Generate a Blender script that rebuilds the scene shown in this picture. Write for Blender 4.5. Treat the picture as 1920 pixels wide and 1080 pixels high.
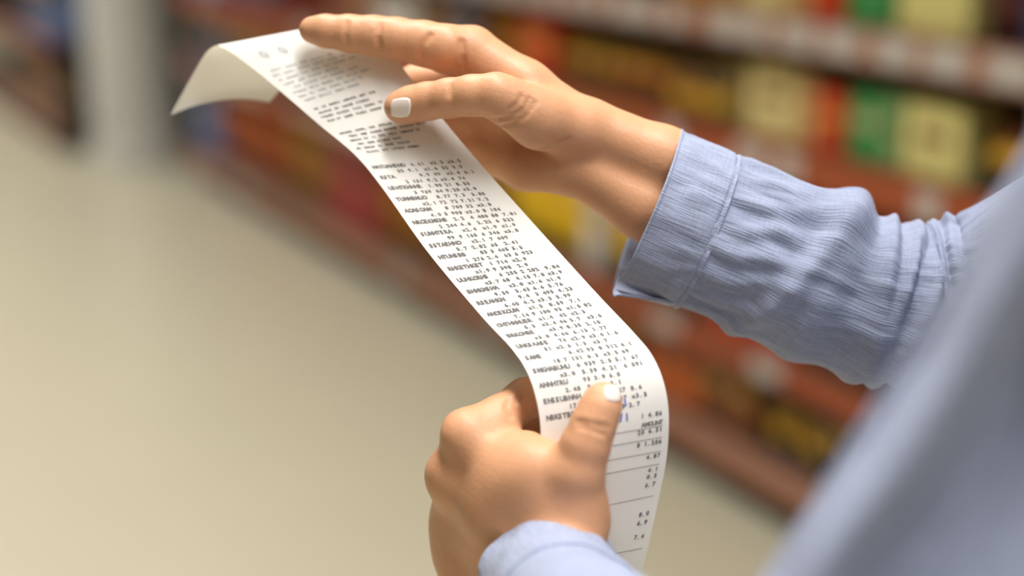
import bpy, bmesh, math, random
import numpy as np
from mathutils import Vector, Matrix

random.seed(7)
rng = np.random.default_rng(7)
SC = bpy.context.scene
COL = SC.collection
for o in list(bpy.data.objects):
    bpy.data.objects.remove(o)

# ------------------------------------------------------------------ camera, world, exposure
F = 2700.0                     # focal length in pixels of the 1920 wide frame
CAM_H = 1.5
PITCH = math.atan(832 / F)
cp, sp = math.cos(PITCH), math.sin(PITCH)
cam_data = bpy.data.cameras.new('camera')
cam_data.sensor_width = 36.0
cam_data.lens = F / 1920 * 36.0
cam_data.clip_start = 0.02
cam_data.clip_end = 60
cam_data.dof.use_dof = True
cam_data.dof.focus_distance = 0.818
cam_data.dof.aperture_fstop = 1.75
cam = bpy.data.objects.new('camera', cam_data)
COL.objects.link(cam)
cam.location = (0, 0, CAM_H)
cam.rotation_euler = (math.pi / 2 - PITCH, 0, 0)
SC.camera = cam
world = bpy.data.worlds.new('store_ambience')
world.use_nodes = True
SC.world = world
bgn = world.node_tree.nodes['Background']
bgn.inputs[0].default_value = (1.0, 0.96, 0.9, 1)
bgn.inputs[1].default_value = 0.30
SC.view_settings.view_transform = 'Standard'
SC.view_settings.look = 'None'
SC.view_settings.gamma = 1
SC.view_settings.use_curve_mapping = False
SC.view_settings.exposure = 0.0
SC.cycles.use_denoising = True
SC.cycles.max_bounces = 6
SC.cycles.diffuse_bounces = 4
LAMP_STRENGTH = 0.7         # glow of the lamp diffusers
LAMP_POWER = 33.0           # watts of each louvred ceiling lamp


def cw(x, yd, z):
    """camera axes (right, down, forward) -> world"""
    return np.array([x, z * cp - yd * sp, CAM_H - z * sp - yd * cp])


def at(px, py, z):
    """the place at depth z that the photograph shows at px, py"""
    return cw((px - 960) / F * z, (py - 540) / F * z, z)


# ------------------------------------------------------------------ helpers
def lin(c):
    return tuple((v / 12.92 if v <= 0.04045 else ((v + 0.055) / 1.055) ** 2.4) for v in [q / 255 for q in c]) + (1,)


def material(name, rgb, rough=0.5, var=0.06, scale=20, bump=0.0, bump_scale=200, spec=0.5, sss=0.0, coat=0.0, metallic=0.0, emit=None, trans=0.0):
    m = bpy.data.materials.new(name)
    m.use_nodes = True
    nt = m.node_tree
    b = nt.nodes['Principled BSDF']
    col = lin(rgb)
    tc = nt.nodes.new('ShaderNodeTexCoord')
    nz = nt.nodes.new('ShaderNodeTexNoise')
    nz.inputs['Scale'].default_value = scale
    nz.inputs['Detail'].default_value = 3
    nt.links.new(tc.outputs['Object'], nz.inputs['Vector'])
    mx = nt.nodes.new('ShaderNodeMix')
    mx.data_type = 'RGBA'
    mx.inputs['A'].default_value = tuple(max(0, c * (1 - var)) for c in col[:3]) + (1,)
    mx.inputs['B'].default_value = tuple(min(1, c * (1 + var)) for c in col[:3]) + (1,)
    nt.links.new(nz.outputs['Fac'], mx.inputs['Factor'])
    nt.links.new(mx.outputs['Result'], b.inputs['Base Color'])
    b.inputs['Roughness'].default_value = rough
    b.inputs['Specular IOR Level'].default_value = spec
    b.inputs['Metallic'].default_value = metallic
    if sss:
        b.inputs['Subsurface Weight'].default_value = sss
        b.inputs['Subsurface Radius'].default_value = (1.0, 0.35, 0.18)
        b.inputs['Subsurface Scale'].default_value = 0.004
    if coat:
        b.inputs['Coat Weight'].default_value = coat
    if trans:
        b.inputs['Transmission Weight'].default_value = trans
    if emit:
        b.inputs['Emission Color'].default_value = lin(rgb)
        b.inputs['Emission Strength'].default_value = emit
    if bump:
        n2 = nt.nodes.new('ShaderNodeTexNoise')
        n2.inputs['Scale'].default_value = bump_scale
        n2.inputs['Detail'].default_value = 4
        nt.links.new(tc.outputs['Object'], n2.inputs['Vector'])
        bp = nt.nodes.new('ShaderNodeBump')
        bp.inputs['Strength'].default_value = bump
        bp.inputs['Distance'].default_value = 0.001
        nt.links.new(n2.outputs['Fac'], bp.inputs['Height'])
        nt.links.new(bp.outputs['Normal'], b.inputs['Normal'])
    return m


def mesh_np(name, V, Fc, mat=None, parent=None, smooth=True):
    me = bpy.data.meshes.new(name)
    me.from_pydata([tuple(map(float, v)) for v in V], [], [tuple(map(int, f)) for f in Fc])
    me.update()
    if smooth:
        me.polygons.foreach_set('use_smooth', [True] * len(me.polygons))
    o = bpy.data.objects.new(name, me)
    COL.objects.link(o)
    if mat:
        me.materials.append(mat)
    if parent:
        o.parent = parent
    return o


def empty(name, loc=(0, 0, 0), rz=0.0):
    o = bpy.data.objects.new(name, None)
    COL.objects.link(o)
    o.location = loc
    o.rotation_euler = (0, 0, rz)
    o.empty_display_size = 0.05
    return o


def tag(o, label=None, cat=None, group=None, kind=None):
    if label:
        o['label'] = label
    if cat:
        o['category'] = cat
    if group:
        o['group'] = group
    if kind:
        o['kind'] = kind
    return o


class MB:
    """collects simple solids and links them as one mesh object"""

    def __init__(self):
        self.bm = bmesh.new()

    def box(self, c, s, bevel=0.0, rot=None):
        r = bmesh.ops.create_cube(self.bm, size=1.0)
        vs = r['verts']
        bmesh.ops.scale(self.bm, vec=s, verts=vs)
        if bevel:
            es = list({e for v in vs for e in v.link_edges})
            rb = bmesh.ops.bevel(self.bm, geom=es, offset=bevel, segments=2, affect='EDGES', profile=0.5)
            vs = list({v for f in rb['faces'] for v in f.verts} | {v for v in vs if v.is_valid})
        if rot:
            bmesh.ops.rotate(self.bm, cent=(0, 0, 0), matrix=rot, verts=vs)
        bmesh.ops.translate(self.bm, vec=c, verts=vs)
        return self

    def lathe(self, prof, c=(0, 0, 0), seg=20):
        rings = []
        for r, z in prof:
            if r < 1e-5:
                rings.append([self.bm.verts.new((c[0], c[1], c[2] + z))])
            else:
                rings.append([self.bm.verts.new((c[0] + r * math.cos(2 * math.pi * k / seg), c[1] + r * math.sin(2 * math.pi * k / seg), c[2] + z)) for k in range(seg)])
        for a, b in zip(rings[:-1], rings[1:]):
            for k in range(seg):
                k2 = (k + 1) % seg
                if len(a) == 1 and len(b) == 1:
                    continue
                if len(a) == 1:
                    self.bm.faces.new((a[0], b[k2], b[k]))
                elif len(b) == 1:
                    self.bm.faces.new((a[k], a[k2], b[0]))
                else:
                    self.bm.faces.new((a[k], a[k2], b[k2], b[k]))
        return self

    def build(self, name, mat, parent=None, smooth=False):
        me = bpy.data.meshes.new(name)
        bmesh.ops.recalc_face_normals(self.bm, faces=self.bm.faces)
        self.bm.to_mesh(me)
        self.bm.free()
        me.materials.append(mat)
        if smooth:
            me.polygons.foreach_set('use_smooth', [True] * len(me.polygons))
        o = bpy.data.objects.new(name, me)
        COL.objects.link(o)
        if parent:
            o.parent = parent
        return o


def copy_tree(o, parent=None):
    c = o.copy()
    COL.objects.link(c)
    c.parent = parent
    for ch in list(o.children):
        copy_tree(ch, c)
    return c


# ------------------------------------------------------------------ setting: floor, walls, ceiling, lamps
U = np.array([-0.5007527, 0.8655904, 0.0])          # along the aisle, away from the camera
N = np.array([-0.8655904, -0.5007527, 0.0])         # out of the shelf fronts, towards the aisle
P0 = np.array([0.5886, 3.00228, 0.0])
RZ = math.atan2(U[1], U[0])


def sn(s, n, z=0.0):
    """aisle coordinates: s along the shelf front, n out of it"""
    return P0 + U * s + N * n + np.array([0, 0, z])


def s_at(px, z, n=0.0):
    q = P0 + N * n + np.array([0, 0, z - CAM_H])
    k = (px - 960) / F
    a = U[0] - k * (U[1] * cp)
    b = k * (q[1] * cp - q[2] * sp) - q[0]
    return b / a


M_floor = material('beige_vinyl', (176, 169, 146), rough=0.32, var=0.03, scale=3, spec=0.4)
M_wall = material('store_wall', (150, 146, 138), rough=0.8, var=0.03)
M_ceil = material('grey_ceiling', (128, 126, 122), rough=0.9, var=0.02)
C0 = sn(2.5, 2.0)


def slab(name, c, s, mat):
    o = MB().box((0, 0, 0), s).build(name, mat)
    o.location = c
    o.rotation_euler = (0, 0, RZ)
    tag(o, kind='structure')
    return o


CEIL = 3.5
slab('floor', (C0[0], C0[1], -0.05), (22, 14, 0.1), M_floor)
slab('ceiling', (C0[0], C0[1], CEIL + 0.05), (22, 14, 0.1), M_ceil)
for nm, c, s in [('wall_end', sn(13.5, 2.0, CEIL / 2), (0.1, 14, CEIL)), ('wall_rear', sn(-8.5, 2.0, CEIL / 2), (0.1, 14, CEIL)),
                 ('wall_right', sn(2.5, -5.0, CEIL / 2), (22, 0.1, CEIL)), ('wall_left', sn(2.5, 9.0, CEIL / 2), (22, 0.1, CEIL))]:
    slab(nm, c, s, M_wall)

M_lamp = material('lamp_diffuser', (255, 251, 245), emit=LAMP_STRENGTH, var=0)
M_hous = material('lamp_housing', (225, 225, 225), rough=0.4)
row_names = {1.5: 'over the aisle beside the shelves', 4.4: 'over the open floor'}
ordn = ['first', 'second', 'third', 'fourth', 'fifth', 'sixth', 'seventh', 'eighth', 'ninth', 'tenth', 'eleventh', 'twelfth', 'thirteenth', 'fourteenth', 'fifteenth']
lamp0 = None
for nn in row_names:
    for i, s in enumerate((-6.4, -4.3, -2.2, -0.1, 2.0, 4.1, 6.2, 8.3, 10.4)):
        if lamp0 is None:
            t = empty('ceiling_light')
            MB().box((0, 0, 0.03), (1.9, 0.36, 0.06), 0.004).build('housing', M_hous, t)
            MB().box((0, 0, -0.008), (1.8, 0.30, 0.014), 0.003).build('diffuser', M_lamp, t)
            ld = bpy.data.lights.new('lamp_beam', 'AREA')
            ld.shape = 'RECTANGLE'
            ld.size, ld.size_y = 1.8, 0.30
            ld.spread = math.radians(105)
            ld.energy = LAMP_POWER
            ld.color = (1.0, 0.975, 0.94)
            lo_ = bpy.data.objects.new('lamp_beam', ld)
            COL.objects.link(lo_)
            lo_.parent = t
            lo_.location = (0, 0, -0.018)
            lamp0 = t
        else:
            t = copy_tree(lamp0)
        t.location = sn(s, nn, CEIL - 0.06)
        t.rotation_euler = (0, 0, RZ)
        tag(t, f'long white ceiling lamp {row_names[nn]}, {ordn[i]} from the rear wall', 'lamp', 'long lamps on the ceiling')

# round column at the end of the shelves
cb = at(268, 318, 1.0) - np.array([0, 0, CAM_H])
cb = cb * (CAM_H / -cb[2])
fd = np.array([cb[0], cb[1]]) / np.hypot(cb[0], cb[1])
M_col = material('column_paint', (205, 203, 197), rough=0.55, var=0.02)
colm = MB().lathe([(0, 0), (0.235, 0), (0.235, 0.10), (0.225, 0.11), (0.225, CEIL), (0, CEIL)], seg=40).build('column', M_col, smooth=False)
colm.location = (cb[0] + fd[0] * 0.23, cb[1] + fd[1] * 0.23, 0)
tag(colm, 'round off-white column standing at the far end of the shelves', 'column', kind='structure')

# ------------------------------------------------------------------ gondola shelving
M_rail = material('red_price_rail', (162, 112, 88), rough=0.4)
M_rail2 = material('orange_price_rail', (160, 74, 34), rough=0.45)
M_tag = material('price_tag_card', (190, 182, 172), rough=0.6)
M_board = material('shelf_steel', (70, 58, 50), rough=0.5)
M_back = material('back_panel', (44, 32, 26), rough=0.7)
M_kick = material('kick_plate', (84, 78, 70), rough=0.6)
LV = [0.16, 0.405, 0.885, 1.155, 1.50]
RH = [0.085, 0.06, 0.085, 0.075, 0.07]
DEPTH = 0.42
bay_lab = ['second', 'third', 'fourth']


def lv(level, s):
    return 0.56 if level == 1 and s > 1.62 else LV[level]      # the far bays have a taller bottom shelf


def bay(s0, s1, n_off, label, tag_seed):
    w = s1 - s0
    base = sn((s0 + s1) / 2, n_off)
    t = empty('shelving_unit', base, RZ)          # local x = along aisle (away), local y: +y = ?
    tag(t, label, 'shelf', 'red-edged shelving units along the aisle')
    ly = Vector((-math.sin(RZ), math.cos(RZ), 0)).dot(Vector(N))    # +1 if local y points to the aisle
    d = 1 if ly > 0 else -1
    r = random.Random(tag_seed)
    MB().box((0, -d * (DEPTH + 0.02), 0.90), (w, 0.03, 1.8)).build('back_panel', M_back, t)
    for sx in (-1, 1):
        MB().box((sx * (w / 2 - 0.015), -d * (DEPTH - 0.02), 0.9), (0.03, 0.05, 1.8), 0.003).build('upright', M_back, t)
    MB().box((0, -d * 0.10, 0.036), (w - 0.01, 0.03, 0.072)).build('kick_plate', M_kick, t)
    for k in range(len(LV)):
        z = lv(k, s0 + 0.01)
        b = MB().box((0, -d * DEPTH / 2, z - 0.0125), (w - 0.004, DEPTH - 0.01, 0.025), 0.002).build('shelf_board', M_board, t)
        MB().box((0, d * 0.004, z - RH[k] / 2 + 0.004), (w - 0.006, 0.012, RH[k]), 0.003).build('price_rail', M_rail2 if k in (1, 2) else M_rail, b)
        x = -w / 2 + 0.08
        while x < w / 2 - 0.06:
            tw = r.choice([0.06, 0.075, 0.10])
            if r.random() < (0.95 if k == 3 else 0.2 if k == 0 else 0.45):
                MB().box((x, d * 0.0122, z - RH[k] / 2 + 0.004), (tw, 0.003, min(0.055, RH[k] * 0.72)), 0.0008).build('price_tag', M_tag, b)
            x += tw + (r.choice([0.03, 0.05]) if k == 3 else r.choice([0.05, 0.09, 0.14]))
    return t


BAYS = [(-0.98, 0.32), (0.325, 1.62), (1.625, 2.92), (2.925, 4.22)]
for i, (a, b) in enumerate(BAYS):
    bay(a, b, 0.0, 'brown steel shelving unit with red price rails, ' + ['nearest of its row behind the blue sleeve', 'second of its row behind the wrist', 'third of its row behind the receipt', 'last of its row beside the round column'][i], 20 + i)
BAYS2 = [(5.02, 6.32), (6.325, 7.62)]
for i, (a, b) in enumerate(BAYS2):
    bay(a, b, 0.40, ['brown steel shelving unit just past the round column, left side', 'brown steel shelving unit farthest away, beyond the one past the column'][i], 40 + i)

# ------------------------------------------------------------------ packs on the shelves
PAL = {'orange': (190, 92, 24), 'red': (196, 52, 14), 'dark red': (150, 34, 32), 'gold': (178, 128, 22), 'brown': (112, 60, 20),
       'dark brown': (62, 42, 26), 'cream': (222, 200, 134), 'pale yellow': (216, 204, 128), 'yellow': (255, 206, 8), 'green': (60, 140, 72),
       'pale green': (132, 162, 104), 'olive': (122, 104, 40), 'navy': (44, 58, 98), 'blue': (84, 108, 158), 'pale blue': (150, 168, 200),
       'white': (214, 208, 200), 'maroon': (84, 24, 26), 'amber': (176, 112, 12), 'tan': (196, 146, 88), 'black': (34, 30, 32), 'salmon': (200, 124, 96)}
PM = {k: material('pack_' + k.replace(' ', '_'), v, rough=0.42, var=0.08, scale=9) for k, v in PAL.items()}
M_lab = {'light': material('pack_label_light', (190, 170, 124), rough=0.5), 'dark': material('pack_label_dark', (96, 44, 24), rough=0.5),
         'gold': material('pack_label_gold', (206, 158, 40), rough=0.4)}
M_lid = material('jar_lid', (180, 150, 90), rough=0.35, metallic=0.3)
M_lidr = material('red_lid', (168, 40, 24), rough=0.4)
PROTO = {}


def proto(kind, colour, w, h, d):
    key = (kind, colour, round(w, 3), round(h, 3))
    if key in PROTO:
        return copy_tree(PROTO[key]), False
    m = PM[colour]
    lab = M_lab['dark'] if colour in ('cream', 'pale yellow', 'white', 'tan', 'pale green') else M_lab['light']
    if colour in ('brown', 'dark brown', 'navy', 'black', 'maroon', 'red', 'yellow'):
        lab = M_lab['gold']
    if colour in ('gold', 'amber', 'olive', 'orange', 'dark red'):
        lab = M_lab['dark']
    t = empty({'carton': 'carton', 'pouch': 'snack_pouch', 'jar': 'glass_jar', 'bottle': 'bottle'}[kind])
    if kind == 'carton':
        MB().box((0, 0, h * 0.47), (w, d, h * 0.94), 0.003).build('carton_body', m, t)
        MB().box((0, 0, h * 0.965), (w * 0.97, d * 0.97, h * 0.06), 0.002).build('top_flap', m, t)
        MB().box((0, FRONT * d * 0.503, h * 0.55), (w * 0.55, 0.002, h * 0.16), 0.0005).build('label_panel', lab, t)
    elif kind == 'pouch':
        nu, nv = 10, 12
        V, Fc = [], []
        for side in (1, -1):
            for j in range(nv + 1):
                for i in range(nu + 1):
                    u, v = i / nu, j / nv
                    bul = (math.sin(math.pi * u) ** 0.6) * (1 - abs(2 * v - 1) ** 3.2) if 0 < u < 1 else 0
                    wx = w * (1 - 0.06 * math.sin(math.pi * v))
                    V.append(((u - 0.5) * wx, side * (0.001 + d * 0.5 * bul), v * h))
        off = (nu + 1) * (nv + 1)
        for side in (0, 1):
            for j in range(nv):
                for i in range(nu):
                    a = side * off + j * (nu + 1) + i
                    q = (a, a + 1, a + nu + 2, a + nu + 1)
                    Fc.append(q if side == 1 else q[::-1])
        for j in range(nv):
            for i in (0, nu):
                a = j * (nu + 1) + i
                Fc.append((a, a + nu + 1, a + nu + 1 + off, a + off))
        mesh_np('pouch_body', V, Fc, m, t)
        MB().box((0, 0, h * 0.975), (w * 0.99, 0.006, h * 0.05), 0.001).build('crimped_seal', m, t)
        MB().box((0, FRONT * d * 0.5, h * 0.5), (w * 0.5, 0.003, h * 0.2), 0.001).build('label_panel', lab, t)
    elif kind == 'jar':
        r = min(w, d) / 2
        MB().lathe([(0, 0), (r * 0.9, 0), (r, h * 0.05), (r, h * 0.7), (r * 0.75, h * 0.82), (r * 0.75, h * 0.88), (0, h * 0.88)]).build('jar_body', m, t, True)
        MB().lathe([(0, h * 0.85), (r * 0.82, h * 0.85), (r * 0.82, h * 0.98), (r * 0.76, h), (0, h)]).build('lid', M_lid, t)
        MB().lathe([(r * 1.012, h * 0.2), (r * 1.012, h * 0.55)]).build('label_band', lab, t, True)
    else:
        r = min(w, d) / 2
        MB().lathe([(0, 0), (r * 0.92, 0), (r, h * 0.03), (r, h * 0.55), (r * 0.9, h * 0.64), (r * 0.4, h * 0.78), (r * 0.36, h * 0.92), (0, h * 0.92)]).build('bottle_body', m, t, True)
        MB().lathe([(0, h * 0.9), (r * 0.44, h * 0.9), (r * 0.44, h), (0, h)]).build('cap', M_lidr, t)
        MB().lathe([(r * 1.012, h * 0.15), (r * 1.012, h * 0.48)]).build('label_band', lab, t, True)
    PROTO[key] = t
    return t, True


FRONT = 1 if Vector((-math.sin(RZ), math.cos(RZ), 0)).dot(Vector(N)) > 0 else -1
KW = {'carton': 'carton', 'pouch': 'bag', 'jar': 'jar', 'bottle': 'bottle'}
SHN = ['bottom', 'lower', 'middle', 'upper', 'top']


def fill(level, runs, n_off=0.0, where='', setback=0.03):
    """runs: (pixel left, pixel right, kind, colour, height, facing width)"""
    tot, made, bounds_ = {}, [], (-9, 4.205) if n_off == 0 else (5.03, 9)
    for px0, px1, kind, colour, h, fw in runs:
        zz = lv(level, 9 if px1 <= 800 else 0) + h * 0.5
        sa, sb = s_at(px1, zz, n_off), s_at(px0, zz, n_off)     # right in the photo is nearer
        sa, sb = max(sa, bounds_[0]), min(sb, bounds_[1])
        if sb - sa < 0.03:
            continue
        L = sb - sa
        n = max(1, round(L / fw))
        w = L / n
        far = sa > 1.5
        hi = {0: 0.37 if far else 0.20, 1: 0.27 if far else 0.38, 2: 0.19, 3: 0.30}[level]
        h2 = min(h * (1.22 if level == 1 else 1), hi)
        d = min(0.16, max(0.05, w * 0.8))
        if kind in ('jar', 'bottle'):
            d = min(w, 0.12)
        for k in range(n):
            s = sa + (k + 0.5) * w
            t, _ = proto(kind, colour, round(min(w, 0.30) * 0.95, 2), round(h2, 2), round(d, 2))
            jit = random.uniform(0, 0.012)
            t.location = sn(s, n_off - setback - d / 2 - jit, lv(level, s) + 0.001)
            t.rotation_euler = (0, 0, RZ + random.uniform(-0.03, 0.03))
            made.append((s, colour, kind, t))
            tot[(colour, kind)] = tot.get((colour, kind), 0) + 1
    made.sort(key=lambda q: q[0])
    cnt = {}
    for q, (s, colour, kind, t) in enumerate(made):
        key = (colour, kind)
        cnt[key] = cnt.get(key, 0) + 1
        nm = f'{colour} {KW[kind]}'
        if tot[key] > 1:
            tag(t, f'{ordn[cnt[key] - 1]} {nm} from the near end of {where} {SHN[level]} shelf', KW[kind], f'{nm}s on {where} {SHN[level]} shelf')
        else:
            nb = [made[k] for k in (q - 1, q + 1) if 0 <= k < len(made)]
            ns = ' and '.join(f'{x[1]} {KW[x[2]]}' for x in nb)
            if len(f'{nm} {ns}'.split()) > 7:
                ns = ns.split(' and ')[0]
            tag(t, f'{nm} by the {ns} on {where} {SHN[level]} shelf', KW[kind])


fill(0, [(345, 395, 'carton', 'blue', 0.34, 0.2), (395, 520, 'pouch', 'orange', 0.36, 0.2), (520, 592, 'pouch', 'gold', 0.36, 0.16), (592, 688, 'carton', 'dark red', 0.37, 0.2),
         (688, 798, 'pouch', 'amber', 0.30, 0.18), (810, 900, 'carton', 'brown', 0.22, 0.16), (900, 1020, 'pouch', 'tan', 0.22, 0.16),
         (1020, 1180, 'carton', 'brown', 0.24, 0.16), (1180, 1290, 'carton', 'orange', 0.25, 0.15), (1290, 1400, 'carton', 'brown', 0.24, 0.14),
         (1400, 1520, 'jar', 'black', 0.22, 0.10), (1520, 1660, 'carton', 'dark brown', 0.24, 0.14), (1660, 1820, 'pouch', 'brown', 0.24, 0.15)], where='the long row\'s')
fill(1, [(345, 420, 'carton', 'navy', 0.26, 0.22), (420, 520, 'carton', 'brown', 0.28, 0.2), (520, 620, 'pouch', 'gold', 0.28, 0.18), (620, 730, 'carton', 'dark red', 0.28, 0.18),
         (730, 830, 'carton', 'orange', 0.26, 0.18), (830, 925, 'pouch', 'brown', 0.27, 0.17), (925, 1075, 'pouch', 'yellow', 0.30, 0.17), (1075, 1100, 'carton', 'white', 0.24, 0.08),
         (1100, 1185, 'pouch', 'yellow', 0.26, 0.15), (1185, 1320, 'pouch', 'orange', 0.26, 0.15), (1320, 1470, 'carton', 'red', 0.26, 0.14), (1470, 1620, 'jar', 'brown', 0.22, 0.1),
         (1620, 1780, 'carton', 'dark brown', 0.26, 0.14), (1780, 1950, 'carton', 'amber', 0.26, 0.14)], where='the long row\'s')
fill(2, [(345, 395, 'carton', 'pale blue', 0.15, 0.18), (395, 500, 'carton', 'navy', 0.17, 0.2), (500, 600, 'pouch', 'dark red', 0.17, 0.18), (600, 680, 'pouch', 'salmon', 0.16, 0.16), (680, 760, 'carton', 'white', 0.17, 0.16),
         (760, 810, 'pouch', 'gold', 0.17, 0.14), (810, 880, 'carton', 'navy', 0.17, 0.14), (880, 955, 'pouch', 'amber', 0.16, 0.14), (955, 1015, 'carton', 'red', 0.17, 0.12),
         (1015, 1130, 'jar', 'gold', 0.12, 0.11), (1130, 1215, 'jar', 'amber', 0.12, 0.1), (1215, 1275, 'jar', 'brown', 0.12, 0.1), (1275, 1335, 'jar', 'dark brown', 0.13, 0.09),
         (1340, 1368, 'carton', 'olive', 0.15, 0.07), (1370, 1470, 'carton', 'cream', 0.16, 0.15), (1472, 1505, 'carton', 'tan', 0.15, 0.08), (1507, 1560, 'carton', 'red', 0.13, 0.09),
         (1565, 1632, 'carton', 'green', 0.15, 0.12), (1634, 1665, 'carton', 'pale green', 0.15, 0.07), (1668, 1785, 'carton', 'pale yellow', 0.15, 0.16), (1792, 1935, 'pouch', 'brown', 0.15, 0.12),
         (1935, 2000, 'pouch', 'orange', 0.15, 0.12)], where='the long row\'s')
fill(3, [(345, 420, 'carton', 'blue', 0.28, 0.22), (420, 520, 'carton', 'dark brown', 0.28, 0.2), (520, 640, 'pouch', 'salmon', 0.28, 0.18), (640, 760, 'carton', 'white', 0.28, 0.18), (760, 880, 'carton', 'maroon', 0.28, 0.16),
         (880, 1000, 'pouch', 'brown', 0.28, 0.16), (1000, 1110, 'carton', 'white', 0.28, 0.14), (1110, 1240, 'pouch', 'brown', 0.28, 0.14), (1240, 1360, 'carton', 'gold', 0.28, 0.14), (1370, 1455, 'carton', 'cream', 0.28, 0.14),
         (1457, 1500, 'carton', 'tan', 0.26, 0.09), (1502, 1565, 'carton', 'red', 0.26, 0.1), (1570, 1655, 'carton', 'green', 0.28, 0.14), (1660, 1805, 'carton', 'pale yellow', 0.28, 0.2),
         (1812, 1905, 'pouch', 'maroon', 0.28, 0.14), (1907, 1990, 'carton', 'navy', 0.28, 0.12)], where='the long row\'s')
W2 = 'the far unit\'s'
fill(0, [(20, 90, 'carton', 'maroon', 0.26, 0.2), (90, 178, 'carton', 'dark brown', 0.26, 0.2)], 0.40, W2)
fill(1, [(30, 110, 'carton', 'blue', 0.26, 0.2), (110, 178, 'carton', 'navy', 0.28, 0.2)], 0.40, W2)
fill(2, [(40, 100, 'pouch', 'dark brown', 0.17, 0.2), (100, 175, 'carton', 'yellow', 0.17, 0.18)], 0.40, W2)
fill(3, [(40, 110, 'carton', 'brown', 0.28, 0.2), (110, 175, 'carton', 'gold', 0.28, 0.2)], 0.40, W2)


# ------------------------------------------------------------------ signed distance modelling of the figure
def smin(a, b, k):
    h = np.clip(0.5 + 0.5 * (b - a) / k, 0, 1)
    return b + (a - b) * h - k * h * (1 - h)


def smax(a, b, k):
    return -smin(-a, -b, k)


def cone(P, a, b, ra, rb):
    ba = b - a
    L = float(ba @ ba) + 1e-12
    pa = P - a
    t = np.clip((pa @ ba) / L, 0, 1)
    q = pa - t[:, None] * ba
    return np.sqrt((q * q).sum(1)) - (ra + (rb - ra) * t)


def J(px, py, z, r):
    """joint: pixel, depth and radius in pixels"""
    return (at(px, py, z), r * z / F)


def chain(P, js, k):
    d = None
    for (a, ra), (b, rb) in zip(js[:-1], js[1:]):
        e = cone(P, a, b, ra, rb)
        d = e if d is None else smin(d, e, k)
    return d


def surface_nets(f, lo, hi, h, coarse=4):
    lo = np.array(lo, float)
    n = (np.ceil((np.array(hi) - lo) / (h * coarse)).astype(int)) * coarse + 1
    nc = (n - 1) // coarse + 1
    ax = [lo[i] + h * coarse * np.arange(nc[i]) for i in range(3)]
    G = np.stack(np.meshgrid(*ax, indexing='ij'), -1).reshape(-1, 3)
    D = f(G).reshape(nc)
    near = np.abs(D) < h * coarse * 2.4
    idx = np.clip(np.round(np.arange(n[0]) / coarse).astype(int), 0, nc[0] - 1), np.clip(np.round(np.arange(n[1]) / coarse).astype(int), 0, nc[1] - 1), np.clip(np.round(np.arange(n[2]) / coarse).astype(int), 0, nc[2] - 1)
    fine = D[np.ix_(*idx)].copy()
    mk = near[np.ix_(*idx)]
    I = np.argwhere(mk)
    for c in range(0, len(I), 400000):
        q = I[c:c + 400000]
        fine[q[:, 0], q[:, 1], q[:, 2]] = f(lo + q * h)
    S = fine < 0
    c8 = [(i, j, k) for i in (0, 1) for j in (0, 1) for k in (0, 1)]
    sl = lambda A, o: A[o[0]:A.shape[0] - 1 + o[0], o[1]:A.shape[1] - 1 + o[1], o[2]:A.shape[2] - 1 + o[2]]
    cnt = sum(sl(S, o).astype(np.int8) for o in c8)
    act = (cnt > 0) & (cnt < 8)
    cells = np.argwhere(act)
    acc = np.zeros((len(cells), 3))
    num = np.zeros(len(cells))
    for a in c8:
        for ax_ in range(3):
            if a[ax_]:
                continue
            b = list(a)
            b[ax_] = 1
            va = fine[cells[:, 0] + a[0], cells[:, 1] + a[1], cells[:, 2] + a[2]]
            vb = fine[cells[:, 0] + b[0], cells[:, 1] + b[1], cells[:, 2] + b[2]]
            cr = (va < 0) != (vb < 0)
            den = np.where(cr, va - vb, 1)
            t = np.where(cr, va / den, 0)
            p = np.tile(np.array(a, float), (len(cells), 1))
            p[:, ax_] += t
            acc += p * cr[:, None]
            num += cr
    V = lo + (cells + acc / num[:, None]) * h
    vid = -np.ones(act.shape, int)
    vid[cells[:, 0], cells[:, 1], cells[:, 2]] = np.arange(len(cells))
    faces = []
    for ax_ in range(3):
        o1, o2 = [(1, 2), (2, 0), (0, 1)][ax_]
        A = np.swapaxes
        s0 = [slice(1, -1)] * 3
        s0[ax_] = slice(0, -1)
        s1 = list(s0)
        s1[ax_] = slice(1, None)
        a, b = S[tuple(s0)], S[tuple(s1)]
        E_ = np.argwhere(a != b)
        flip = a[E_[:, 0], E_[:, 1], E_[:, 2]]
        base = E_ + 1
        base[:, ax_] -= 1
        d1 = np.zeros(3, int)
        d1[o1] = 1
        d2 = np.zeros(3, int)
        d2[o2] = 1
        g = lambda q: vid[q[:, 0], q[:, 1], q[:, 2]]
        q = np.stack([g(base - d1 - d2), g(base - d2), g(base), g(base - d1)], 1)
        q[~flip] = q[~flip][:, ::-1]
        faces.append(q)
    return V, np.concatenate(faces)


def ray_hit(f, px, py, z0, z1, n=220):
    """first surface of f seen at px, py: point and outward normal"""
    zs = np.linspace(z0, z1, n)
    P = np.array([at(px, py, z) for z in zs])
    d = f(P)
    i = np.argmax(d < 0)
    if not (d < 0).any():
        i = int(np.argmin(d))
        p = P[i]
    else:
        i = max(i, 1)
        t = d[i - 1] / (d[i - 1] - d[i])
        p = P[i - 1] + (P[i] - P[i - 1]) * t
    e = 4e-4
    q = np.array([p + np.eye(3)[a] * s * e for a in range(3) for s in (1, -1)])
    g = f(q)
    nrm = np.array([g[0] - g[1], g[2] - g[3], g[4] - g[5]])
    return p, nrm / (np.linalg.norm(nrm) + 1e-9)


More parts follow.
